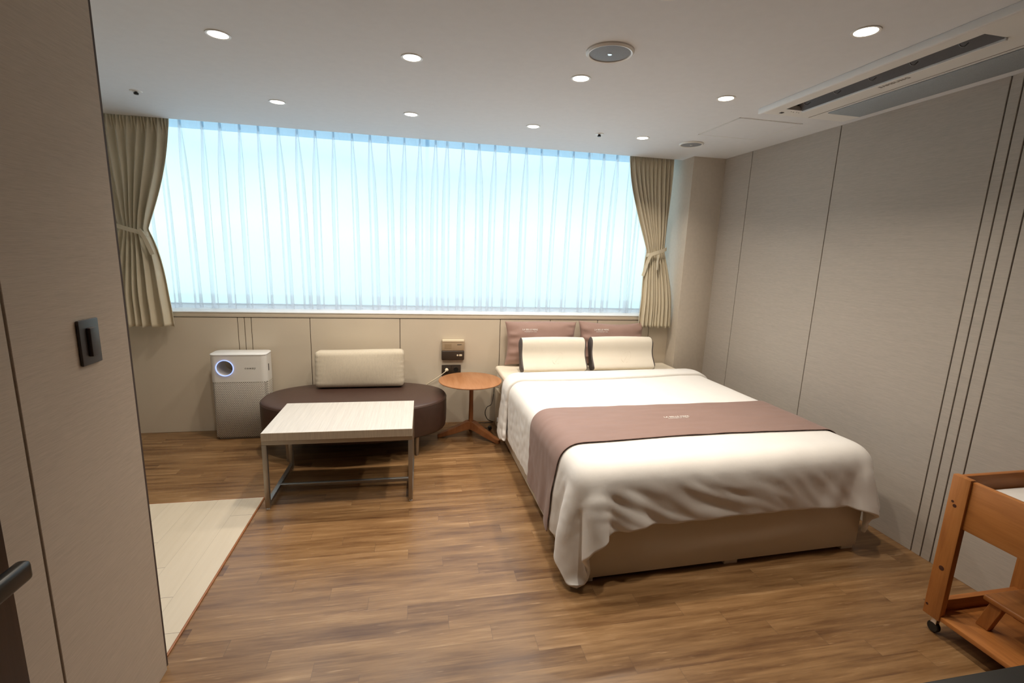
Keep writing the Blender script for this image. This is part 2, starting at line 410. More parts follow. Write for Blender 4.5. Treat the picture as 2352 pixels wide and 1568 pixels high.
# right wall: panels with dark recessed joints
def panel_wall(name, axis, fixed, depth, cuts, z0, z1, gap, mat, back, extra=None):
    bm = bmesh.new(); g = gap/2
    for a, b in zip(cuts[:-1], cuts[1:]):
        if axis == 'y': add_box(bm, (min(fixed, fixed+depth), a+g, z0), (max(fixed, fixed+depth), b-g, z1), .0012, 1)
        else: add_box(bm, (a+g, min(fixed, fixed+depth), z0), (b-g, max(fixed, fixed+depth), z1), .0012, 1)
    d = .008 if depth > 0 else -.008
    if axis == 'y': add_box(bm, (min(fixed+d, fixed+depth*3), cuts[0]-.02, z0), (max(fixed+d, fixed+depth*3), cuts[-1]+.02, z1), mi=1)
    else: add_box(bm, (cuts[0]-.02, min(fixed+d, fixed+depth*3), z0), (cuts[-1]+.02, max(fixed+d, fixed+depth*3), z1), mi=1)
    if extra: extra(bm)
    return struct(from_bm(name, bm, mat, mats=[mat, back], smooth=False))
panel_wall('wall_right', 'y', XR, .02, [YB, -4.2, -3.3, -2.378, -2.318, -2.268, -2.218, -1.325, -.50, .5], 0, H, .006, M['paper'], M['groove'])
# lower window wall: panels under a ledge board
def ex(bm):
    pass
panel_wall('wall_back', 'x', 0, .02, [XLL, -.2, .643, .693, .743, 1.186, 1.905, 2.772, 3.231, 3.684, 4.20, XR], 0, .942, .005, M['panel'], M['groove'])
struct(box('trim_3', (XLL, -.004, .947), (4.399, .03, .981), M['panel'], bevel=.002))
# solid wall behind / around the window
bm = bmesh.new()
add_box(bm, (XLL, .06, 0), (XR, .50, .94))
add_box(bm, (XLL, .42, 2.59), (XR, .50, 2.7))
struct(from_bm('wall_parapet', bm, M['column'], smooth=False)).name = 'wall_outer'
struct(box('trim_4', (XLL, -.008, .981), (4.399, .42, .990), M['sillwhite'], bevel=.002))
# column in the far right corner
struct(box('wall_column', (4.399, -.157, 0), (XR+.01, .55, H+.12), M['column'], bevel=.003))
# near-left wall block with a joint, light switch and a dark door
panel_wall('wall_left', 'y', XL, -.02, [YB, -3.72, -2.842, YL], 0, H, .007, M['paper_left'], M['groove'])
bm = bmesh.new(); add_box(bm, (XLL, YB, 0), (XL-.018, YL, H)); 
struct(from_bm('wall_left_core', bm, M['paper_left'], smooth=False)).name = 'wall_closet'
struct(box('wall_far_left', (XLL-.1, YB, 0), (XLL, .55, H+.12), M['column'])).name = 'wall_west'
struct(box('wall_front', (XLL, YB-.1, 0), (XR, YB, H), M['darkwood']))  # unseen wall, dark finish added to cut bounced light at the near end

# door in the near-left wall: dark leaf with a lever handle
dr = bpy.data.objects.new('door_1', None); COL.objects.link(dr); dr['kind'] = 'structure'; dr.location = (XL, -3.0, 0)
box('door_leaf', (.001, -.80, .005), (.014, .046, 2.08), M['darkwood'], dr, .002)
hb = bmesh.new(); add_box(hb, (.012, -.115, .78), (.024, -.055, .87), .004)
add_box(hb, (.020, -.10, .805), (.062, -.07, .837), .006); add_box(hb, (.042, -.10, .795), (.072, .030, .842), .011, 3)
from_bm('door_handle', hb, M['black'], dr)

# light switch
sw = thing('light_switch', 'dark grey light switch plate on the near left wall', 'light switch', (XL, -2.592, 1.248))
box('plate', (.0005, -.040, -.0625), (.009, .040, .0625), M['switch'], sw, .003)
box('rocker', (.008, -.015, -.040), (.020, .017, .040), M['switch'], sw, .003)

# ------------------------------------------------------------------ window
wn = bpy.data.objects.new('window_1', None); COL.objects.link(wn); wn['kind'] = 'structure'; wn.location = (0, .42, 0)
bm = bmesh.new()
for a, b in (((XLL, 0, .991), (4.40, .05, 1.005)), ((XLL, 0, 2.545), (4.40, .05, 2.59)), ((XLL, 0, .99), (XLL+.05, .05, 2.59)), ((4.37, 0, .99), (4.40, .05, 2.59))):
    add_box(bm, a, b, .003, 1)
from_bm('window_frame', bm, M['frame'], wn)
box('window_glass', (XLL+.05, .02, 1.005), (4.37, .026, 2.545), M['glass'], wn)

# ------------------------------------------------------------------ sheer curtains with pinch pleats
def sheer_panel(label, x0, x1, pleats, yb, seed):
    t = thing('sheer_curtain', label, 'curtain', ((x0+x1)/2, yb, .99), 0, None)
    rnd = random.Random(seed)
    data = [(p, rnd.uniform(-.012, .016), rnd.uniform(.75, 1.3), rnd.choice((-1, 1))) for p in pleats]
    def xs(row):   # cross-section at height fraction s (1 top .. 0 bottom)
        s = row; pts = []
        op = (1-s)
        for p, dr_, wd, sd in data:
            w = (.0055 + .020*smoothstep(0, .30, op) + .004*op)*wd
            dpt = .040*(1-.62*op)*wd**.4
            cx_ = p + dr_*op + .010*sd*op
            lean = sd*.016*smoothstep(.05, .5, op)
            nk = .35
            prof = [(-nk, 0), (-nk, -.06), (-.75, -.22), (-.97, -.45), (-.98, -.68), (-.6, -.93), (0, -1.0), (.6, -.93), (.98, -.68), (.97, -.45), (.75, -.22), (nk, -.06), (nk, 0)]
            for a, b in prof:
                pts.append((cx_ + a*w + lean*(-b), b*dpt))
        # soft waves between pleats
        out = [(x0, 0)]
        allp = pts
        i = 0
        for k in range(0, len(allp), 13):
            st = out[-1]; nx = allp[k]
            for q in range(1, 6):
                f = q/6; out.append((st[0]*(1-f)+nx[0]*f, .012*math.sin(f*PI)*(.3+op)*(1 if (k//13) % 2 else .5)))
            out.extend(allp[k:k+13])
        st = out[-1]
        for q in range(1, 7):
            f = q/6; out.append((st[0]*(1-f)+x1*f, .012*math.sin(f*PI)*(.3+op)))
        return out
    zt, zb = 2.50, .996; N = 44; G = []
    cx0 = (x0+x1)/2
    rows = []
    for r in range(N+1):
        s = 1-r/N; rows.append((s, xs(s)))
    nx = len(rows[0][1])
    def pt(s, q, dy=0):
        zz = zb+(zt-zb)*s + (.004*math.sin(q[0]*40) if s < .001 else 0)
        return (q[0]-cx0, q[1]+dy, zz-.99)
    G = [[pt(s, c[j]) for s, c in rows] for j in range(nx)]
    grid_mesh('voile', G, M['sheer'], t)
    # doubled hem at the foot
    hem = [[pt(s, c[j], .0025) for s, c in ((sv, xs(sv)) for sv in (.0767, .05, .025, 0))] for j in range(nx)] if False else None
    hr = [(sv, xs(sv)) for sv in (.0767, .05, .025, 0.0)]
    grid_mesh('hem', [[pt(s, c[j], .0025) for s, c in hr] for j in range(nx)], M['hem'], t)
    # header tape with gathered knots at the pleats
    hd = bmesh.new()
    add_box(hd, (x0-cx0, .003, 1.385), (x1-cx0, .005, 1.50))
    for p, *_ in data: add_box(hd, (p-cx0-.006, -.022, 1.402), (p-cx0+.006, 0, 1.44), .002, 1)
    from_bm('header_tape', hd, M['header'], t)
    return t
sheer_panel('left panel of white sheer curtain with fewer folds near the room corner', -.42, 2.150,
            [-.30, -.15, .0, .14, .283, .438, .56, .698, .832, .978, 1.116, 1.253, 1.39, 1.534, 1.673, 1.817, 1.949, 2.075], .185, 3)
sheer_panel('right panel of white sheer curtain above the bed', 2.12, 4.385,
            [2.205, 2.30, 2.435, 2.57, 2.708, 2.836, 2.984, 3.12, 3.272, 3.415, 3.56, 3.70, 3.828, 3.96, 4.09, 4.22], .172, 5)
tag(box('curtain_rail', (-.6, .14, 2.503), (4.39, .21, 2.519), M['white']), 'white ceiling track holding the sheer curtains', 'curtain rail')
tag(box('curtain_rail', (-.6, .045, 2.47), (4.39, .085, 2.519), M['white']), 'white ceiling track holding the two khaki drapes', 'curtain rail')

# ------------------------------------------------------------------ khaki drapes tied back
def drape(label, top, tie, bot, n, seed, tails, zt=2.43, ztie=1.60, zb=.885, flip=1):
    cx = (tie[0]+tie[1])/2
    t = thing('drape', label, 'curtain', (cx, 0, zb), 0, 'khaki drapes tied back at the window ends')
    rnd = random.Random(seed); ph = [rnd.uniform(-.5, .5) for _ in range(n+1)]; am = [rnd.uniform(.55, 1.2) for _ in range(n+2)]
    NU = n*16; NV = 64; G = []
    for i in range(NU+1):
        u = i/NU; row = []
        for j in range(NV+1):
            z = zt+(zb-zt)*j/NV
            if z > ztie:
                f = (z-ztie)/(zt-ztie); k = f**1.15*(1-.0*f)
                k = 1-(1-f)**1.0 if f > 1 else math.sin(f*PI/2)**1.15
                x0 = tie[0]+(top[0]-tie[0])*k; x1 = tie[1]+(top[1]-tie[1])*k
                y = .0+.072*f
            else:
                f = (ztie-z)/(ztie-zb); k = math.sin(min(1, f)*PI/2)**.85
                x0 = tie[0]+(bot[0]-tie[0])*k; x1 = tie[1]+(bot[1]-tie[1])*k
                y = -.075*smoothstep(0, .75, f)
            pinch = math.exp(-((z-ztie)/.10)**2)
            tp = smoothstep(ztie+.25, zt, z)
            s = u*n + .25*math.sin(u*9+seed)*(1-tp); k0 = int(min(n, max(0, math.floor(s))))
            a = am[k0]*(1-(s-k0))+am[min(k0+1, n)]*(s-k0)
            amp = (.026-.012*pinch)*a
            w = 1 if False else 0
            # folds: rounded fronts, sharp valleys
            c = math.cos(2*PI*s); fold = (1-abs(math.sin(PI*s)))**.8*2-1
            fold = fold*(.55)+c*.45
            if z > zt-.16:   # pinch pleat header: triple small pleats
                q = smoothstep(zt-.16, zt-.03, z); fold = fold*(1-q)+q*(abs(math.cos(2*PI*s*1.5))*2-1)*.9
            bow = .018*math.sin(PI*u)*(1-.5*tp)
            x = x0+(x1-x0)*(u+.02*math.sin(2*PI*s)*(1/n)*2)
            x += .006*noise.noise(Vector((u*6+seed, z*2.5, 0)))
            yy = y-bow-amp*fold*(1.1 if z < ztie else 1)
            zz = z
            if j == NV: zz += .006*math.sin(u*30)
            row.append((x-cx, yy, zz-zb))
        G.append(row)
    o = grid_mesh('fabric', G, M['drape'], t)
    md = o.modifiers.new('thick', 'SOLIDIFY'); md.thickness = .003; md.offset = 1
    # hem stitch band
    # strap around the gather
    hw = (tie[1]-tie[0])/2; L = []
    for k in range(13):
        a = PI*(-.05+1.1*k/12); L.append((-math.cos(a)*(hw+.008)*1.0, -.052-.012*math.sin(a) if 0 else -(.018+.050*math.sin(max(0, min(PI, a)))), ztie-zb + flip*(.020*math.cos(a)*1.6)))
    tb = tube('tieback', L, 0, M['strap'], t, flat=(.030, .004))
    for tl_ in tails:
        tube('tieback_tail', [(p[0]-cx, p[1], p[2]-zb) for p in tl_], 0, M['strap'], tb, flat=(.028, .003))
    return t
drape('khaki drape tied back at the left end of the window', (-.27, .262), (-.125, .078), (-.25, .225), 8, 2,
      [[(-.115, -.06, 1.60), (-.15, -.055, 1.56), (-.19, -.05, 1.535)], [(.055, -.075, 1.60), (.09, -.075, 1.53), (.125, -.07, 1.42)]], zb=.882)
drape('khaki drape tied back at the right end of the window above the pillows', (3.905, 4.325), (4.112, 4.285), (4.052, 4.375), 10, 9,
      [[(4.125, -.07, 1.565), (4.10, -.06, 1.49), (4.075, -.04, 1.36)], [(4.19, -.075, 1.555), (4.187, -.08, 1.48), (4.186, -.082, 1.42)]], flip=-1, ztie=1.58, zb=.893)

# ------------------------------------------------------------------ ceiling fixtures
def downlight(x, y, label, first=[None]):
    if first[0] is None:
        t = thing('downlight', label, 'ceiling light', (x, y, H), 0, 'recessed downlights')
        lathe('trim_ring', [(.0395, .004), (.0395, -.002), (.044, -.004), (.0495, -.003), (.0500, 0)], M['white'], t, 40)
        lathe('diffuser', [(0, -.0015), (.039, -.0015), (.0392, .003)], M['lamp'], t, 32)
        ld = bpy.data.lights.new('downlight_lamp', 'AREA'); ld.shape = 'DISK'; ld.size = .078; ld.energy = LAMP_W; ld.color = LAMP_C; ld.spread = math.radians(125)
        lo = bpy.data.objects.new('lamp', ld); COL.objects.link(lo); lo.location = (0, 0, -.004); lo.parent = t
        first[0] = t; return t
    src = first[0]; r = src.copy(); COL.objects.link(r); r.location = (x, y, H); r['label'] = label
    for ch in list(src.children):
        c = ch.copy(); COL.objects.link(c); c.parent = r
    return r
for x, y, lb in ((1.221, -1.642, 'recessed round downlight nearest the left wall, in the second row from the window'),
                 (2.031, -1.630, 'recessed round downlight left of the large ceiling speaker, in the second row from the window'),
                 (2.860, -1.610, 'recessed round downlight right beside the large ceiling speaker'),
                 (3.713, -1.560, 'recessed round downlight close to the left end of the air conditioner'),
                 (3.723, -2.387, 'large looking downlight near the top of the photo beside the air conditioner slot'),
                 (1.198, -.675, 'recessed downlight leftmost in the row nearest the window'),
                 (2.014, -.670, 'recessed downlight in front of the middle of the window, second in the nearest row'),
                 (2.849, -.646, 'recessed downlight third in the row nearest the window'),
                 (3.697, -.600, 'recessed downlight between the sprinkler head and the small ceiling speaker'),
                 (2.885, -2.440, 'recessed downlight cut off by the top edge of the photo')):
    downlight(x, y, lb)
def speaker(x, y, r, label):
    t = thing('ceiling_speaker', label, 'ceiling speaker', (x, y, H), 0, 'round ceiling speakers')
    lathe('bezel', [(r*.84, -.004), (r*.86, -.010), (r*.93, -.012), (r, -.005), (r, 0)], M['white'], t, 56)
    lathe('speaker_mesh', [(0, -.010), (r*.5, -.0095), (r*.84, -.007), (r*.85, -.002)], M['grey'], t, 48)
    bd = lathe('emblem', [(0, -.0120), (.009, -.0118), (.010, -.010)], M['chrome'], t, 20)
    return t
speaker(2.876, -1.945, .104, 'large round ceiling speaker with a small oval badge')
s2 = speaker(4.124, -.557, .090, 'small round ceiling speaker near the corner column')
def sprinkler(x, y, label):
    t = thing('sprinkler', label, 'sprinkler', (x, y, H), 0, 'ceiling sprinkler heads')
    lathe('flange', [(.006, -.004), (.030, -.003), (.033, 0)], M['white'], t, 28)
    lathe('head', [(0, -.020), (.012, -.019), (.013, -.010), (.007, -.006), (.007, -.003)], M['black'], t, 20)
sprinkler(.400, -.632, 'small sprinkler head on the ceiling above the left drape')
sprinkler(3.356, -.600, 'small sprinkler head on the ceiling in front of the window')
# access hatch
hatch = thing('access_hatch', 'square white access hatch in the ceiling beside the air conditioner', 'ceiling hatch', (4.238, -1.05, H))
bm = bmesh.new(); q = .226
for a, b in (((-q, -q, -.002), (q, -q+.006, 0)), ((-q, q-.006, -.002), (q, q, 0)), ((-q, -q, -.002), (-q+.006, q, 0)), ((q-.006, -q, -.002), (q, q, 0))): add_box(bm, a, b)
from_bm('hatch_frame', bm, M['white'], hatch, False)
box('seam', (-q+.006, -q+.006, -.0006), (q-.006, q-.006, 0), M['groove'], hatch)
box('hatch_panel', (-q+.0095, -q+.0095, -.0022), (q-.0075, q-.0095, 0), M['ceiling'], hatch)

# ------------------------------------------------------------------ air conditioner cassette
ac = thing('air_conditioner', 'long one-way cassette air conditioner set in the ceiling by the right wall', 'air conditioner', (4.29, -2.09, H))
X0, X1, Y0, Y1 = -.28, .285, -.63, .622
sx0, sx1, sy0, sy1 = -.205, -.095, -.445, .515
bm = bmesh.new(); zt_, zb_ = 0, -.026
for a, b in (((X0, Y0, zb_), (sx0, Y1, zt_)), ((sx1, Y0, zb_), (X1, Y1, zt_)), ((sx0, Y0, zb_), (sx1, sy0, zt_)), ((sx0, sy1, zb_), (sx1, Y1, zt_))):
    add_box(bm, a, b)
bmesh.ops.remove_doubles(bm, verts=bm.verts, dist=1e-5)
from_bm('panel', bm, M['white'], ac, smooth=False)
box('panel_edge', (X0-.012, Y0-.012, -.030), (X0+.006, Y1+.012, 0), M['sillwhite'], ac, .003)
bm = bmesh.new()
for a, b in (((sx0-.012, sy0-.012, -.003), (sx0, sy1+.012, .10)), ((sx1, sy0-.012, -.003), (sx1+.012, sy1+.012, .10)), ((sx0, sy0-.012, -.003), (sx1, sy0, .10)), ((sx0, sy1, -.003), (sx1, sy1+.012, .10)), ((sx0-.012, sy0-.012, .09), (sx1+.012, sy1+.012, .10))): add_box(bm, a, b)
from_bm('air_slot', bm, M['black'], ac, False)
bl = bmesh.new()
vs = [(sx1-.060, sy0+.005, .030), (sx1-.060, sy1-.005, .030), (sx1-.006, sy1-.005, -.030), (sx1-.006, sy0+.005, -.030)]
vv = [bl.verts.new(v) for v in vs] + [bl.verts.new((v[0]+.003, v[1], v[2]-.005)) for v in vs]
for f in ((0, 1, 2, 3), (7, 6, 5, 4), (0, 4, 5, 1), (1, 5, 6, 2), (2, 6, 7, 3), (3, 7, 4, 0)): bl.faces.new([vv[i] for i in f])
bmesh.ops.recalc_face_normals(bl, faces=bl.faces); from_bm('louver', bl, M['switch'], ac, False)
box('louver_lip', (sx1-.009, sy0, -.036), (sx1+.002, sy1, -.0265), M['sillwhite'], ac, .001)
for k in range(5):
    yy = sy0+.10+k*.19
    tube('vane', [(sx0+.012, yy, -.006), (sx0+.03, yy+.004, -.022), (sx0+.045, yy, -.026), (sx0+.06, yy-.003, -.012)], .0022, M['grey'], ac, 6)
bm = bmesh.new(); add_box(bm, (.055, Y0+.02, -.032), (.272, .500, -.0262), .004); from_bm('intake_grille', bm, M['filter'], ac)
box('seam_line', (.030, Y0+.01, -.0275), (.0335, Y1-.01, -.0262), M['text_grey'], ac)
box('sensor', (-.19, .568, -.0285), (-.172, .586, -.026), M['switch'], ac)
for k in range(4): lathe('indicator', [(0, -.0275), (.0028, -.0274), (.003, -.026)], M['text_grey'], ac, 10, c=(-.145+.018*k, .545+.006*(k % 2), 0))
text_mesh('lettering', 'SAMSUNG', .030, M['text_grey'], ac, lambda x, y, z: Vector((-.045-y, .028-x*1.0, -.0268-z)), space=1.1)

# ------------------------------------------------------------------ bed
BED = Vector((2.794, -2.197, 0)); BA = .0272; BW, BL = 1.62, 2.13
bed = thing('storage_bed', 'cream laminate storage bed base standing on the wooden floor', 'bed', BED, BA)
bm = bmesh.new()
add_box(bm, (0, .018, .014), (.018, 1.02, .335), .001, 1); add_box(bm, (0, 1.024, .014), (.018, BL, .335), .001, 1)
from_bm('side_panel', bm, M['bedbase'], bed)
box('side_panel', (BW-.018, .018, .014), (BW, BL, .335), M['bedbase'], bed, .001)
box('foot_panel', (.002, 0, .022), (BW-.002, .018, .335), M['bedbase'], bed, .001)
box('deck', (.018, .018, .30), (BW-.018, BL, .333), M['bedbase'], bed)
for x in (.004, .80, 1.53): box('foot', (x, .004, 0), (x+.075, .05, .0225), M['bedbase'], bed, .001)
for x in (.004, .80, 1.53): box('foot', (x, BL-.06, 0), (x+.075, BL-.01, .0225), M['bedbase'], bed, .001)
def bw(x, y, z): return BED + Vector((x*math.cos(BA)-y*math.sin(BA), x*math.sin(BA)+y*math.cos(BA), z))
mat_ = thing('mattress', 'cream ticking mattress lying on the bed base under the duvet', 'mattress', bw(0, 0, .337), BA)
mb = box('mattress_body', (.0, .01, 0), (BW, BL, .195), M['sheet'], mat_, .055, 5)
bmx = bmesh.new(); add_box(bmx, (-.012, .02, .155), (BW+.006, BL-.005, .208), .024, 4); from_bm('topper', bmx, M['sheet'], mat_)

# ---- cloth relaxation (position based, plain numpy) of a sheet over the bed
def drape_cloth(nx, ny, x0, x1, y0, y1, z0, c, h, r, steps=300, iters=14, seed=1, wallx=None, slack=1.0):
    rs = np.random.RandomState(seed)
    X = np.linspace(x0, x1, nx); Y = np.linspace(y0, y1, ny)
    P = np.zeros((nx, ny, 3)); P[..., 0] = X[:, None]; P[..., 1] = Y[None, :]; P[..., 2] = z0
    P[..., 2] += rs.rand(nx, ny)*.004
    dx = (x1-x0)/(nx-1)*slack; dy = (y1-y0)/(ny-1)*slack; dd = math.hypot(dx, dy)
    V = np.zeros_like(P); dt = 1/60; c = np.array(c); h = np.array(h)
    sets = []
    def add(di, dj, L, k):
        for pi in (0, 1):
            if di >= abs(dj) and di > 0:
                a0 = slice(pi*di, None)
            # colour along the dominant direction
            if di > 0:
                I = np.arange(0, nx-di); I = I[(I//di) % 2 == pi]
                J = np.arange(max(0, -dj), ny-max(0, dj))
                sets.append((np.ix_(I, J), np.ix_(I+di, J+dj), L, k))
            else:
                J = np.arange(0, ny-dj); J = J[(J//dj) % 2 == pi]; I = np.arange(nx)
                sets.append((np.ix_(I, J), np.ix_(I, J+dj), L, k))
    add(1, 0, dx, 1.0); add(0, 1, dy, 1.0); add(1, 1, dd, .35); add(1, -1, dd, .35)
    add(2, 0, 2*dx, .06); add(0, 2, 2*dy, .06); add(4, 0, 4*dx, .02); add(0, 4, 4*dy, .02)
    def collide(P, prev):
        q = np.abs(P-c)-(h-r); qq = np.maximum(q, 0); ln = np.linalg.norm(qq, axis=2)
        d = ln+np.minimum(q.max(axis=2), 0)-r
        n = qq/np.maximum(ln, 1e-9)[..., None]*np.sign(P-c)
        ins = ln < 1e-9
        n[ins] = (0, 0, 1)
        dz = (h[2]-(P[..., 2]-c[2]))
        hit = d < 0
        push = np.where(ins, dz, -d)
        P[hit] += (n*push[..., None])[hit]
        mv = P-prev; tang = mv-(mv*n).sum(axis=2, keepdims=True)*n
        P[hit] -= (tang*.55)[hit]
        fl = P[..., 2] < .012; P[..., 2][fl] = .012
        if wallx is not None: np.minimum(P[..., 0], wallx, out=P[..., 0])
        return P
    for s in range(steps):
        prev = P.copy(); V[..., 2] -= 3.6*dt; V *= .97; P = P+V*dt
        for it in range(iters):
            for a, b, L, k in sets:
                A = P[a]; B = P[b]; D = B-A; l = np.linalg.norm(D, axis=2, keepdims=True)
                cor = D*((l-L)/np.maximum(l, 1e-6))*(.5*k); P[a] = A+cor; P[b] = B-cor
        P = collide(P, prev); V = (P-prev)/dt
    return P
def smooth_grid(P, n=1, w=.5):
    for _ in range(n):
        Q = P.copy()
        Q[1:-1] = P[1:-1]*(1-w)+(P[2:]+P[:-2])*w/2; P = Q.copy()
        Q[:, 1:-1] = P[:, 1:-1]*(1-w)+(P[:, 2:]+P[:, :-2])*w/2; P = Q
    return P
NX, NY = 96, 78
DX0, DX1, DY0, DY1 = -.365, 1.875, -.21, 1.66
S = drape_cloth(NX, NY, DX0, DX1, DY0, DY1, .66, (BW/2, BL/2, .285), (BW/2+.014, BL/2+.014, .285), .075, wallx=1.88)
S = smooth_grid(S, 1, .5)
# the cotton hangs limp: let the skirts fall closer to the base
def hug(a, lim, k, sgn):
    o = (a-lim)*sgn; return np.where(o > 0, lim+sgn*o*k, a)
fz = np.clip((.50-S[..., 2])/.12, 0, 1)
for ax, lim, k, sg in ((0, -.030, .50, -1), (1, -.030, .60, -1), (0, BW+.030, .80, 1)):
    S[..., ax] = S[..., ax]*(1-fz)+hug(S[..., ax], lim, k, sg)*fz
# normals of the grid
def gnormals(S):
    a = np.gradient(S, axis=0); b = np.gradient(S, axis=1); n = np.cross(a, b); n /= np.maximum(np.linalg.norm(n, axis=2, keepdims=True), 1e-9); return n
SN = gnormals(S)
# finer grid, then creases pressed into the cotton
def up(S):
    A = np.zeros((S.shape[0]*2-1, S.shape[1], 3)); A[::2] = S; A[1::2] = (S[1:]+S[:-1])/2
    B = np.zeros((A.shape[0], A.shape[1]*2-1, 3)); B[:, ::2] = A; B[:, 1::2] = (A[:, 1:]+A[:, :-1])/2
    return smooth_grid(B, 1, .5)
S = up(S); NX, NY = S.shape[0], S.shape[1]; SN = gnormals(S)
def crease(u, v):
    top = smoothstep(-.02, .06, v)*smoothstep(-.02, .06, u)*(1-smoothstep(BW-.04, BW+.02, u))
    foot = 1-smoothstep(-.05, .04, v); left = (1-smoothstep(-.06, .02, u)); right = smoothstep(BW-.02, BW+.06, u)
    d = .004*noise.noise(Vector((u*4, v*4, 0)))*(1-.3*top)
    w = .10*noise.noise(Vector((u*2.2, v*3, 5)))
    # foot side: folds sweeping down to the right, fading to the right end
    cor = (1-smoothstep(-.02, .10, u))*foot
    p = (u-.03)*.50+v*.86+w*.5; q = u*.86-v*.5
    n = noise.noise(Vector((p*13, q*2.2, 9))); rid = (1-abs(n)*2.2)
    d += foot*(1-cor)*(.0062*rid + .0025*noise.noise(Vector((p*30, q*7, 2))))*(1-.55*smoothstep(.5, 1.4, u))
    # edge roll where the folds start on the top
    d += .004*noise.noise(Vector((u*9, v*6, 4)))*(1-smoothstep(.05, .22, v))*(1-foot)
    # corner flap: folds fanning out of the bed corner
    th = math.atan2(v-.04, u-.04); rr = math.hypot(u-.04, v-.04)
    fan = noise.noise(Vector((math.cos(th)*3.2, math.sin(th)*3.2, rr*1.2)))
    near = max(cor, left*(1-smoothstep(.05, .25, v)))
    d += near*.016*fan*smoothstep(.03, .2, rr)
    # left side: steep folds near the foot corner, crumples towards the head
    p2 = v*.95+u*.35+w*.6; n2 = noise.noise(Vector((p2*12, u*2.5, 13)))
    d += left*(1-near)*(.007*(1-abs(n2)*2.2))*(1-smoothstep(.2, .5, v))
    d += left*.0055*noise.noise(Vector((u*22, v*20, 7)))*(.3+.7*smoothstep(.5, .9, v))
    d += right*.005*(1-2*abs(noise.noise(Vector((v*12, u*4, 3)))))
    return d
for i in range(NX):
    u = DX0+(DX1-DX0)*i/(NX-1)
    for j in range(NY):
        v = DY0+(DY1-DY0)*j/(NY-1); S[i, j] += SN[i, j]*crease(u, v)
SN = gnormals(S)
def samp(A, u, v):
    fx = min(max((u-DX0)/(DX1-DX0)*(NX-1), 0), NX-1.001); fy = min(max((v-DY0)/(DY1-DY0)*(NY-1), 0), NY-1.001)
    i, j = int(fx), int(fy); a, b = fx-i, fy-j
    return A[i, j]*(1-a)*(1-b)+A[i+1, j]*a*(1-b)+A[i, j+1]*(1-a)*b+A[i+1, j+1]*a*b
# main duvet with its head end folded back over itself
duv = thing('duvet', 'white duvet spread over the bed with its head end folded back', 'duvet', bw(0, 0, .0), BA)
TH = .024
rows = []
for j in range(NY): rows.append([S[i, j]+SN[i, j]*.0 for i in range(NX)])
main = [[rows[j][i] for j in range(NY)] for i in range(NX)]
o = grid_mesh('cover', main, M['duvet'], duv)
md = o.modifiers.new('thick', 'SOLIDIFY'); md.thickness = TH; md.offset = 1; md.use_rim = True
md = o.modifiers.new('sub', 'SUBSURF'); md.levels = 1; md.render_levels = 1
# folded-back flap
FL = .20; G = []
for i in range(NX):
    u = DX0+(DX1-DX0)*i/(NX-1); side = max(0, -u/.42); side2 = max(0, (u-BW)/.3)
    P0 = samp(S, u, DY1); N0 = samp(SN, u, DY1)
    col_ = []
    flare = .030*smoothstep(0, 1, side)+.01*side2
    lift = TH+.012+flare
    back = np.array((0, 1., 0))
    for k in range(7):   # rounded turn at the head end
        a = PI*k/6; col_.append(P0+N0*(lift*.5*(1-math.cos(a))+.002)+back*(math.sin(a)*.032))
    w_ = FL + .03*math.sin(u*3.0)+.07*smoothstep(.2, 1, side)
    for k in range(1, 13):
        v = DY1-w_*k/12; P_ = samp(S, u, v); N_ = samp(SN, u, v)
        bul = .010*math.sin(PI*min(1, k/12))
        e = -.004*smoothstep(.75, 1, k/12)
        col_.append(P_+N_*(lift+.002+bul-e))
    G.append(col_)
o = grid_mesh('fold_back', G, M['duvet'], duv)
md = o.modifiers.new('thick', 'SOLIDIFY'); md.thickness = .030; md.offset = 1
md = o.modifiers.new('sub', 'SUBSURF'); md.levels = 1; md.render_levels = 1
# little grey zip pull near the flap corner
zp = samp(S, -.19, DY1-.17)+samp(SN, -.19, DY1-.17)*(TH+.075)
tube('zip_pull', [tuple(zp), tuple(zp+np.array((0.0, -.006, -.012))), tuple(zp+np.array((-.004, -.012, -.028)))], .0028, M['grey'], duv, 6)

# bed runner following the duvet
run = thing('bed_runner', 'mauve brown bed runner with white lettering laid across the duvet', 'bed runner', bw(0, 0, 0), BA)
NR = 190; G = []
for i in range(NR+1):
    u = DX0+.004+(1.86-DX0)*i/NR*1.0; u = min(u, 1.86); col_ = []
    for k in range(37):
        v0 = .285 + .02*math.sin(u*2.2); v1 = .805+.012*math.sin(u*3+1)
        v = v0+(v1-v0)*k/36
        P_ = samp(S, u, v); N_ = samp(SN, u, v)
        if i == 0: P_ = P_+np.array((0, -.0, -.012*(1-k/36)-.004))
        col_.append(P_+N_*(TH+.0075+.002*noise.noise(Vector((u*9, v*22, 3)))))
    G.append(col_)
o = grid_mesh('runner_fabric', G, M['runner'], run)
md = o.modifiers.new('thick', 'SOLIDIFY'); md.thickness = .003; md.offset = 1
md = o.modifiers.new('sub', 'SUBSURF'); md.levels = 1; md.render_levels = 1
def on_run(x, y, z, cu=.80, cv=.565):
    u, v = cu+x, cv+y; P_ = samp(S, u, v)+samp(SN, u, v)*(TH+.0125+z); return Vector(P_)
text_mesh('lettering', 'LA BELLE MERE', .023, M['text_white'], run, on_run, space=1.05)
text_mesh('lettering', 'POSTPARTUM CARE', .0135, M['text_white'], run, lambda x, y, z: on_run(x, y-.022, z), space=1.05)

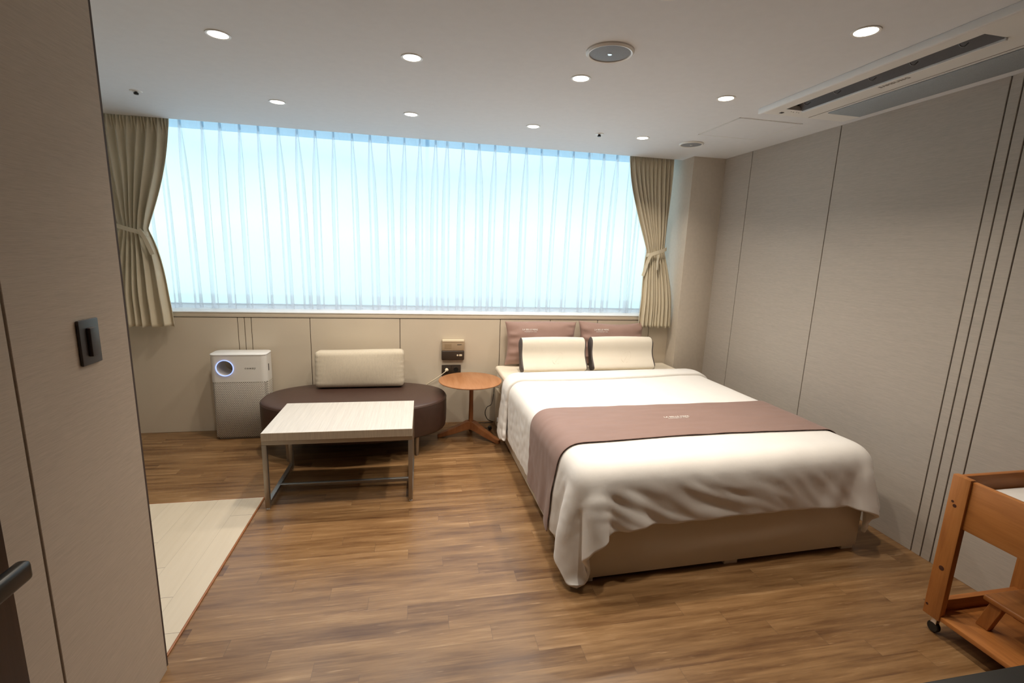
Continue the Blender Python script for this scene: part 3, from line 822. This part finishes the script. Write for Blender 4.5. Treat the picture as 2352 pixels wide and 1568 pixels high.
# ------------------------------------------------------------------ mauve pillows
def pillow(label, w, h, t, loc, rot, seed, tx, tz):
    o = thing('pillow', label, 'pillow', loc, 0, 'mauve pillows leaning on the window wall')
    o.rotation_euler = rot
    N = 46; Mv = 34
    def prof(u, v, side):    # u,v in -1..1
        au, av = abs(u), abs(v)
        pin = 1-.085*(1-av**2)*au**3; piv = 1-.075*(1-au**2)*av**3
        x = u*w/2*pin; z = v*h/2*piv
        th = t/2*(max(0, 1-au**2.6)**.55)*(max(0, 1-av**2.6)**.55)
        edge = max(au, av)
        n = noise.noise(Vector((u*3+seed, v*3, side*2)))*.006*(1-edge**6)
        # creases radiating from the side edges
        cr = .012*smoothstep(.55, .97, au)*math.sin(v*15+seed+2*noise.noise(Vector((u*2, v*4, seed))))*(1-au**12)
        cr += .004*smoothstep(.6, .97, av)*math.sin(u*19+seed*2)*(1-av**12)
        y = -side*(th+n*.8+cr*(th/(t/2)+.15))
        sag = .010*math.sin(u*2.4+seed)*max(0, v)
        return Vector((x, y, z+sag))
    bm = bmesh.new(); ids = {}
    for side in (1, -1):
        for i in range(N+1):
            for j in range(Mv+1):
                u, v = -1+2*i/N, -1+2*j/Mv; u = math.copysign(abs(u)**.85, u); v = math.copysign(abs(v)**.85, v)
                if i in (0, N) or j in (0, Mv):
                    if (0, i, j) not in ids: p = prof(u, v, 1); p.y = .0; ids[(0, i, j)] = bm.verts.new(p)
                    ids[(side, i, j)] = ids[(0, i, j)]
                else: ids[(side, i, j)] = bm.verts.new(prof(u, v, side))
    for side in (1, -1):
        for i in range(N):
            for j in range(Mv):
                f = [ids[(side, i, j)], ids[(side, i+1, j)], ids[(side, i+1, j+1)], ids[(side, i, j+1)]]
                if len(set(f)) == 4: bm.faces.new(f if side == 1 else f[::-1])
    bmesh.ops.recalc_face_normals(bm, faces=bm.faces)
    b = from_bm('pillow_case', bm, M['mauve'], o, True, None)
    md = b.modifiers.new('sub', 'SUBSURF'); md.levels = 1; md.render_levels = 1
    def pt(x, y, z):
        u = (x+tx)/(w/2); v = (y+tz)/(h/2); p = prof(u, v, 1); return Vector((x+tx, p.y-.0022-z, y+tz))
    text_mesh('lettering', 'LA BELLE MERE', .0195, M['text_white'], o, pt, space=1.05)
    text_mesh('lettering', 'POSTPARTUM CARE', .0115, M['text_white'], o, lambda x, y, z: pt(x+.004, y-.019, z), space=1.05)
    return o
pillow('mauve pillow with white lettering on the left, upright behind the white contour pillow', .665, .40, .155, (3.128, -.088, .748), (-.12, .008, .0), 1.3, -.115, .120)
pillow('mauve pillow with white lettering on the right, partly under the right drape', .645, .395, .155, (3.795, -.088, .744), (-.12, .0, .0), 4.1, -.120, .125)

# ------------------------------------------------------------------ white contour pillows
def contour_pillow(label, w, loc, rot):
    o = thing('contour_pillow', label, 'pillow', loc, 0, 'white memory foam contour pillows'); o.rotation_euler = rot
    # profile in (y, z): standing on its thin edge, thick roll at the top, y negative = towards the room
    ctl = [(.005, 0), (-.055, .002), (-.095, .012), (-.098, .035), (-.076, .080), (-.060, .120), (-.056, .165), (-.068, .215), (-.070, .250), (-.055, .276), (-.025, .288), (.008, .283), (.030, .262), (.036, .230), (.026, .160), (.020, .080), (.018, .02)]
    pts = []; n = len(ctl)
    for i in range(n):
        p0, p1, p2, p3 = (Vector((*ctl[(i+k-1) % n], 0)) for k in range(4))
        for k in range(4):
            t = k/4; pts.append(.5*((2*p1)+(-p0+p2)*t+(2*p0-5*p1+4*p2-p3)*t*t+(-p0+3*p1-3*p2+p3)*t**3))
    m_ = len(pts); cen = sum(pts, Vector())/m_
    secs = [(-1, .90), (-.995, .955), (-.98, .99), (-.955, 1.0), (-.5, 1.0), (0, 1.0), (.5, 1.0), (.955, 1), (.98, .99), (.995, .955), (1, .90)]
    bm = bmesh.new(); R = []
    for s, k in secs:
        ring = []
        for p in pts:
            q = cen+(p-cen)*k; zc = .006*(1-s*s)*smoothstep(.2, .29, p.y)
            ring.append(bm.verts.new((s*w/2, q.x, q.y+zc)))
        R.append(ring)
    for a in range(len(R)-1):
        for i in range(m_): bm.faces.new((R[a][i], R[a][(i+1) % m_], R[a+1][(i+1) % m_], R[a+1][i]))
    bmesh.ops.recalc_face_normals(bm, faces=bm.faces)
    c = from_bm('cover', bm, M['knit'], o, True, 60)
    for sd in (-1, 1):
        bm = bmesh.new(); r1_ = [bm.verts.new((sd*w/2*1.0, (cen+(p-cen)*.955).x, (cen+(p-cen)*.955).y)) for p in pts]
        r2_ = [bm.verts.new((sd*(w/2+.007), (cen+(p-cen)*.86).x, (cen+(p-cen)*.86).y)) for p in pts]
        r0_ = [bm.verts.new((sd*w/2*.985, (cen+(p-cen)*1.004).x, (cen+(p-cen)*1.004).y)) for p in pts]
        for i in range(m_):
            j = (i+1) % m_; bm.faces.new((r0_[i], r0_[j], r1_[j], r1_[i])); bm.faces.new((r1_[i], r1_[j], r2_[j], r2_[i]))
        bm.faces.new(r2_); bmesh.ops.recalc_face_normals(bm, faces=bm.faces)
        from_bm('side_gusset', bm, M['pipe'], o, True, 60)['label'] = 'dark grey end panel'
    # embossed leaf outline in the middle of the front
    def fy(z):
        best = min((p for p in pts if p.x < -.03), key=lambda p: abs(p.y-z)); return best.x
    L = []
    for k in range(25):
        a = 2*PI*k/24; x = .055*math.cos(a)*1.0; z = .045*math.sin(a); xr = x*.72-z*.55; zr = x*.75+z*.62
        L.append((xr+.03, fy(.115+zr)-.0005, .115+zr))
    tube('embossed_leaf', L, .0012, M['knit'], c, 5)
    tube('embossed_vein', [(.005, fy(.085)-.0005, .085), (.03, fy(.11)-.0005, .112), (.055, fy(.145)-.0005, .145)], .0012, M['knit'], c, 5)
    return o
contour_pillow('white contour pillow with grey ends in front of the left mauve pillow', .555, (3.172, -.335, .549), (-.20, 0, .03))
contour_pillow('white contour pillow with grey ends in front of the right mauve pillow', .560, (3.800, -.310, .549), (-.22, 0, .0))

# ------------------------------------------------------------------ coffee table
tb = thing('coffee_table', 'low coffee table with a pale laminate top and taupe metal frame', 'coffee table', (1.182, -1.336, 0), -.012)
tw, td = .84, .54
bm = bmesh.new(); add_box(bm, (0, 0, .428), (tw, td, .476), .0012, 1)
for f in bm.faces:
    f.material_index = 0 if f.normal.z > .9 else 1
from_bm('tabletop', bm, None, tb, False, mats=[M['ash'], M['ashside']])
s = .025
bm = bmesh.new()
for a, b in (((0, .003, .403), (tw, s, .4275)), ((0, td-s, .403), (tw, td-.003, .4275)), ((0, s, .403), (s, td-s, .4275)), ((tw-s, s, .403), (tw, td-s, .4275))): add_box(bm, a, b, .001, 1)
from_bm('apron', bm, M['alu'], tb, False)
for x in (0, tw-s):
    for y in (.003, td-s-.003): box('leg', (x, y, .014), (x+s, y+s, .403), M['alu'], tb, .0012)
for x in (0, tw-s): box('side_rail', (x, s+.003, .030), (x+s, td-s-.003, .050), M['alu'], tb, .001)
box('stretcher', (s, td*.40, .030), (tw-s, td*.40+s, .050), M['alu'], tb, .001)
for x in (.012, tw-.012):
    for y in (.015, td-.015): lathe('glide', [(0, 0), (.010, .001), (.011, .006), (.005, .015)], M['chrome'], tb, 14, c=(x, y, 0))

# ------------------------------------------------------------------ oval bench sofa
sf = thing('oval_bench', 'dark brown leather oval bench against the window wall', 'bench', (1.594, -.402, 0))
SA, SB = .685, .388
def oval(k, n=96, e=2.25):
    out = []
    for i in range(n):
        a = 2*PI*i/n; c, s_ = math.cos(a), math.sin(a)
        out.append((math.copysign(abs(c)**(2/e), c)*SA*k[0], math.copysign(abs(s_)**(2/e), s_)*SB*k[1]))
    return out
prof = [(.90, .150), (.965, .152), (.985, .165), (.995, .20), (1.0, .28), (1.0, .355), (.997, .380), (.988, .393), (.97, .400), (.93, .404), (.7, .410), (.35, .412), (.05, .412)]
bm = bmesh.new(); R = []
for k, z in prof:
    kk = (1-(1-k)*.6, k) if k > .9 else (k, k); R.append([bm.verts.new((x, y, z)) for x, y in oval(kk)])
for a in range(len(R)-1):
    for i in range(96): bm.faces.new((R[a][i], R[a][(i+1) % 96], R[a+1][(i+1) % 96], R[a+1][i]))
bm.faces.new(R[0][::-1]); bm.faces.new(R[-1]); bmesh.ops.recalc_face_normals(bm, faces=bm.faces)
body = from_bm('upholstered_seat', bm, M['leather'], sf, True, 60)
bm = bmesh.new(); ring = []
oo = oval((.9965, .995))
for i in range(96):
    x, y = oo[i]; nn = Vector((x/SA**2, y/SB**2, 0)).normalized(); rr = []
    for k in range(6):
        a = 2*PI*k/6; rr.append(bm.verts.new((x+nn.x*.0025*math.cos(a), y+nn.y*.0025*math.cos(a), .384+.0025*math.sin(a))))
    ring.append(rr)
for i in range(96):
    for k in range(6): bm.faces.new((ring[i][k], ring[(i+1) % 96][k], ring[(i+1) % 96][(k+1) % 6], ring[i][(k+1) % 6]))
from_bm('piping', bm, M['leather'], body)
for x, y in ((-.45, -.262), (.452, -.262), (-.45, .22), (.45, .22)):
    lathe('leg', [(0, 0), (.012, 0), (.0135, .004), (.019, .152)], M['alu'], sf, 20, c=(x, y, 0))

# back cushion
cu_ = thing('back_cushion', 'oatmeal rectangular back cushion standing on the brown bench', 'cushion', (1.60, -.195, .411)); cu_.rotation_euler = (-.10, 0, .0)
bm = bmesh.new(); add_box(bm, (-.345, -.075, .004), (.345, .075, .300), .034, 6)
bmesh.ops.subdivide_edges(bm, edges=[e for e in bm.edges if e.calc_length() > .08], cuts=18, use_grid_fill=True)
for v in bm.verts:
    c = v.co; pf = (1-(c.x/.345)**2)*(1-((c.z-.15)/.15)**2)
    c.y += math.copysign(.022*max(0, pf), c.y)
    e = smoothstep(.27, .345, abs(c.x)); c.y += .0014*e*math.sin(c.z*170+c.x*7); c.x += .001*e*math.sin(c.z*120+2)
    c.z += .006*math.sin((c.x)*6)*(c.z/.3)*.6
from_bm('cushion_cover', bm, M['cushion'], cu_, True, 60)

# ------------------------------------------------------------------ air purifier
ap = thing('air_purifier', 'white air purifier with a glowing blue ring and a perforated grille', 'air purifier', (.695, -.205, 0))
aw, ah, ad = .400, .688, .168
def rrect(w, d, r, n=8):
    out = []
    for cx, cy, a0 in ((w/2-r, r, -PI/2), (w/2-r, d-r, 0), (-w/2+r, d-r, PI/2), (-w/2+r, r, PI)):
        for k in range(n+1): a = a0+PI/2*k/n; out.append((cx+r*math.cos(a), cy+r*math.sin(a)))
    return out
def slab(name, w, d, r, z0, z1, mat, parent, bev=.004, off=(0, 0)):
    bm = bmesh.new(); R = []
    for k, z in ((bev, z0), (0, z0+bev), (0, z1-bev), (bev, z1)):
        R.append([bm.verts.new((x*(1-k*2/w)+off[0], d/2+(y-d/2)*(1-k*2/d)+off[1], z)) for x, y in rrect(w, d, r)])
    n = len(R[0])
    for a in range(3):
        for i in range(n): bm.faces.new((R[a][i], R[a][(i+1) % n], R[a+1][(i+1) % n], R[a+1][i]))
    bm.faces.new(R[0][::-1]); bm.faces.new(R[-1]); bmesh.ops.recalc_face_normals(bm, faces=bm.faces)
    return from_bm(name, bm, mat, parent, True, 50)
slab('plinth', aw-.03, ad-.02, .03, 0, .020, M['text_grey'], ap, .002, (0, .012))
slab('grille', aw, ad, .040, .018, .468, M['perf'], ap, .003)
up = slab('body', aw+.002, ad+.002, .041, .466, ah-.012, M['white'], ap, .001, (0, -.001))
cut = lathe('cutter', [(.0575, -.05), (.0575, .30)], M['white'], None, 48, axis='Y'); cut.location = (.695-.094, -.205, .580)
bool_cut(up, cut)
slab('top_cover', aw+.006, ad+.006, .042, ah-.0125, ah, M['sillwhite'], ap, .003, (0, -.003))
# light ring and tunnel liner
bm = bmesh.new(); lp = [(.0630, -.002), (.0635, -.0055), (.0610, -.0075), (.0580, -.0055), (.0575, 0.004)]
rg = from_bm('light_ring', lathe_bm(lp, 48, 'Y', (0, 0, 0), cap=False), M['ring'], ap, True, 60); rg.location = (-.094, 0, .580)
ln = from_bm('tunnel', lathe_bm([(.0575, .0), (.0573, ad*.5), (.0575, ad)], 48, 'Y', (0, 0, 0), cap=False), M['white'], ap, True, 60); ln.location = (-.094, 0, .580)
text_mesh('lettering', 'coway', .025, M['text_dark'], ap, lambda x, y, z: Vector((.085+x*1.15, -.0012-z, .577+y)), space=1.1)
box('side_button', (aw/2-.001, .05, .545), (aw/2+.003, .065, .60), M['switch'], ap, .001)

# ------------------------------------------------------------------ round side table
rt = thing('side_table', 'round cherry wood pedestal side table beside the bed', 'side table', (2.472, -.385, 0))
lathe('tabletop', [(0, .487), (.238, .487), (.252, .492), (.256, .497), (.254, .501), (.250, .502), (0, .502)], M['cherry'], rt, 72, ang=25)
lathe('column', [(.023, .085), (.020, .12), (.017, .30), (.017, .487)], M['cherryleg'], rt, 24, c=(.014, .03, 0))
for k, (tx_, ty_) in enumerate(((.232, -.135), (-.258, .058), (.03, .28))):
    d = Vector((tx_-.014, ty_-.03, 0)); L_ = d.length; d.normalize(); s_ = Vector((-d.y, d.x, 0)); bm = bmesh.new(); R = []
    for f, w, zb2, zt2 in ((0, .030, .075, .145), (.14, .030, .070, .138), (.5, .026, .035, .085), (.92, .021, .0, .034), (1.0, .018, 0, .026)):
        c = Vector((.014, .03, 0))+d*L_*f; R.append([bm.verts.new((c+s_*a*w+Vector((0, 0, z)))) for a, z in ((-1, zb2), (1, zb2), (1, zt2), (-1, zt2))])
    for a in range(len(R)-1):
        for i in range(4): bm.faces.new((R[a][i], R[a][(i+1) % 4], R[a+1][(i+1) % 4], R[a+1][i]))
    bm.faces.new(R[0][::-1]); bm.faces.new(R[-1]); bmesh.ops.recalc_face_normals(bm, faces=bm.faces)
    bmesh.ops.bevel(bm, geom=bm.edges[:], offset=.003, segments=2, affect='EDGES')
    from_bm('leg', bm, M['cherryleg'], rt)

# ------------------------------------------------------------------ wall intercom, socket, plug and cord
ic = thing('wall_intercom', 'small beige and dark brown intercom box on the window wall', 'intercom', (2.356, 0, .585))
bm = bmesh.new()
add_box(bm, (-.097, -.030, .083), (.099, -.0002, .180), .006, 3); from_bm('upper_case', bm, M['tan'], ic)
box('top_bevel', (-.094, -.033, .160), (.096, -.004, .181), M['cream'], ic, .005, 3)
box('lower_case', (-.0985, -.034, 0), (.098, -.0002, .0835), M['dkbrown'], ic, .007, 3)
box('speaker_grille', (-.073, -.0312, .103), (-.015, -.0295, .142), M['tandark'], ic)
box('name_strip', (.035, -.0315, .136), (.074, -.0295, .140), M['text_dark'], ic)
lathe('button', [(0, -.038), (.007, -.038), (.008, -.034), (.008, -.033)], M['cream'], ic, 20, axis='Y', c=(.039, 0, .044))
box('button', (.052, -.038, .036), (.079, -.033, .052), M['cream'], ic, .0045, 3)
oc = thing('power_outlet', 'dark brown four-gang wall socket under the intercom', 'socket', (2.344, 0, .370))
box('plate', (-.0835, -.009, 0), (.0835, -.0002, .166), M['dkbrown'], oc, .002)
for gx in (-.0415, .0415):
    for gz in (.0415, .1245):
        f_ = box('socket_cover', (gx-.0405, -.0115, gz-.0405), (gx+.0405, -.0088, gz+.0405), M['dkbrown'], oc, .001)
        lathe('socket_hole', [(0, -.0118), (.019, -.0118), (.0205, -.0125), (.0215, -.0113)], M['black'], oc, 28, axis='Y', c=(gx, 0, gz))
ch = thing('white_cord', 'white plug and cord running from the socket down behind the bench', 'cord', (2.303, -.012, .4945))
bm = lathe_bm([(0, 0), (.015, -.001), (.016, -.014), (.008, -.024), (0, -.026)], 18, 'Y'); from_bm('plug', bm, M['cream'], ch)
tube('cord', [(0, -.020, 0), (-.02, -.030, -.016), (-.07, -.028, -.055), (-.14, -.014, -.105), (-.175, .002, -.135)], .0035, M['cream'], ch)
# black cable with a plug on the floor by the bed
bc = thing('black_cable', 'black cable with a round plug lying behind the side table beside the bed', 'cable', (2.70, -.17, 0))
tube('cable', [(.030, .14, .40), (.022, .13, .25), (.0, .10, .185), (-.045, .06, .170), (-.062, .04, .12), (-.035, .05, .06), (.02, .11, .012), (-.10, .12, .006), (-.17, .06, .005), (-.12, -.01, .006), (-.05, -.035, .012)], .0033, M['black'], bc)
lathe('plug', [(0, -.02), (.014, -.019), (.019, -.006), (.019, .006), (.010, .016), (0, .018)], M['black'], bc, 20, axis='Y', c=(-.030, -.05, .021))
lathe('connector', [(0, -.012), (.010, -.011), (.010, .012), (0, .013)], M['black'], bc, 16, axis='X', c=(.035, .125, .418))

# ------------------------------------------------------------------ wooden crib trolley
ct = thing('crib_trolley', 'orange pine baby crib trolley on castors by the right wall', 'crib', (4.19, -2.672, 0))
cl, cw = .73, .495          # length towards the viewer (y-), width to the wall (x+)
def post(x, y, nm='post'):
    return box(nm, (x, y-.066, .075), (x+.028, y, .712), M['pine_z'], ct, .004)
p1 = post(0, 0); post(cw-.028, 0); post(0, -cl+.066); post(cw-.028, -cl+.066)
for (yy, zz, rr) in ((-.020, .60, .005), (-.030, .585, .007), (-.034, .305, .010), (-.012, .12, .005)):
    lathe('knot', [(0, -.0008), (rr, -.0006), (rr, .001)], M['knot'], p1, 14, axis='X', c=(0, yy, zz))
    
box('side_board', (.010, -cl+.02, .500), (.034, -.050, .705), M['pine_y'], ct, .004)
box('side_board', (cw-.034, -cl+.02, .500), (cw-.010, -.050, .705), M['pine_y'], ct, .004)
box('end_board', (.026, -.030, .545), (cw-.026, -.010, .712), M['pine_x'], ct, .004)
box('end_board', (.026, -cl+.010, .545), (cw-.026, -cl+.030, .712), M['pine_x'], ct, .004)
box('shelf', (.006, -cl+.01, .078), (cw-.006, -.012, .098), M['pine_y'], ct, .003)
box('shelf_rail', (.020, -.040, .098), (cw-.020, -.016, .150), M['pine_x'], ct, .003)
box('bottom_board', (.034, -cl+.03, .505), (cw-.034, -.030, .517), M['pine_y'], ct)
for x in (.03, cw-.03):
    for y in (-.035, -cl+.05):
        cs = box('castor', (x-.010, y-.012, .040), (x+.010, y+.012, .078), M['chrome'], ct, .002)
        lathe('wheel', [(0, -.010), (.020, -.010), (.023, -.006), (.023, .006), (.020, .010), (0, .010)], M['black'], cs, 24, axis='X', c=(x, y, .024))
tag(box('crib_mattress', (4.232, -3.36, .519), (4.645, -2.708, .660), M['duvet'], None, .03, 4), 'thin white mattress lying inside the pine crib', 'mattress')
st = thing('step_stool', 'small pine step stool stored on the shelf of the crib trolley', 'stool', (4.42, -2.96, .0985))
bm = bmesh.new(); add_box(bm, (-.13, -.16, .125), (.13, .16, .148), .006, 3); from_bm('seat', bm, M['pine_y'], st)
for x in (-.10, .10):
    for y in (-.12, .12):
        bm = bmesh.new(); add_box(bm, (x-.014, y-.022, 0), (x+.014, y+.022, .125), .002, 1)
        for v in bm.verts: v.co.y += (.125-v.co.z)*.25*(1 if y > 0 else -1)
        from_bm('leg', bm, M['pine_z'], st)

# black cabinet at the near right edge of the view
cb = thing('low_cabinet', 'black cabinet top cutting the bottom right corner of the photo', 'cabinet', (2.94, -3.455, 0))
box('cabinet_top', (0, -.50, .70), (1.72, 0, .725), M['black'], cb, .003)
box('cabinet_body', (.02, -.49, .0), (1.70, -.02, .70), M['black'], cb, .002)
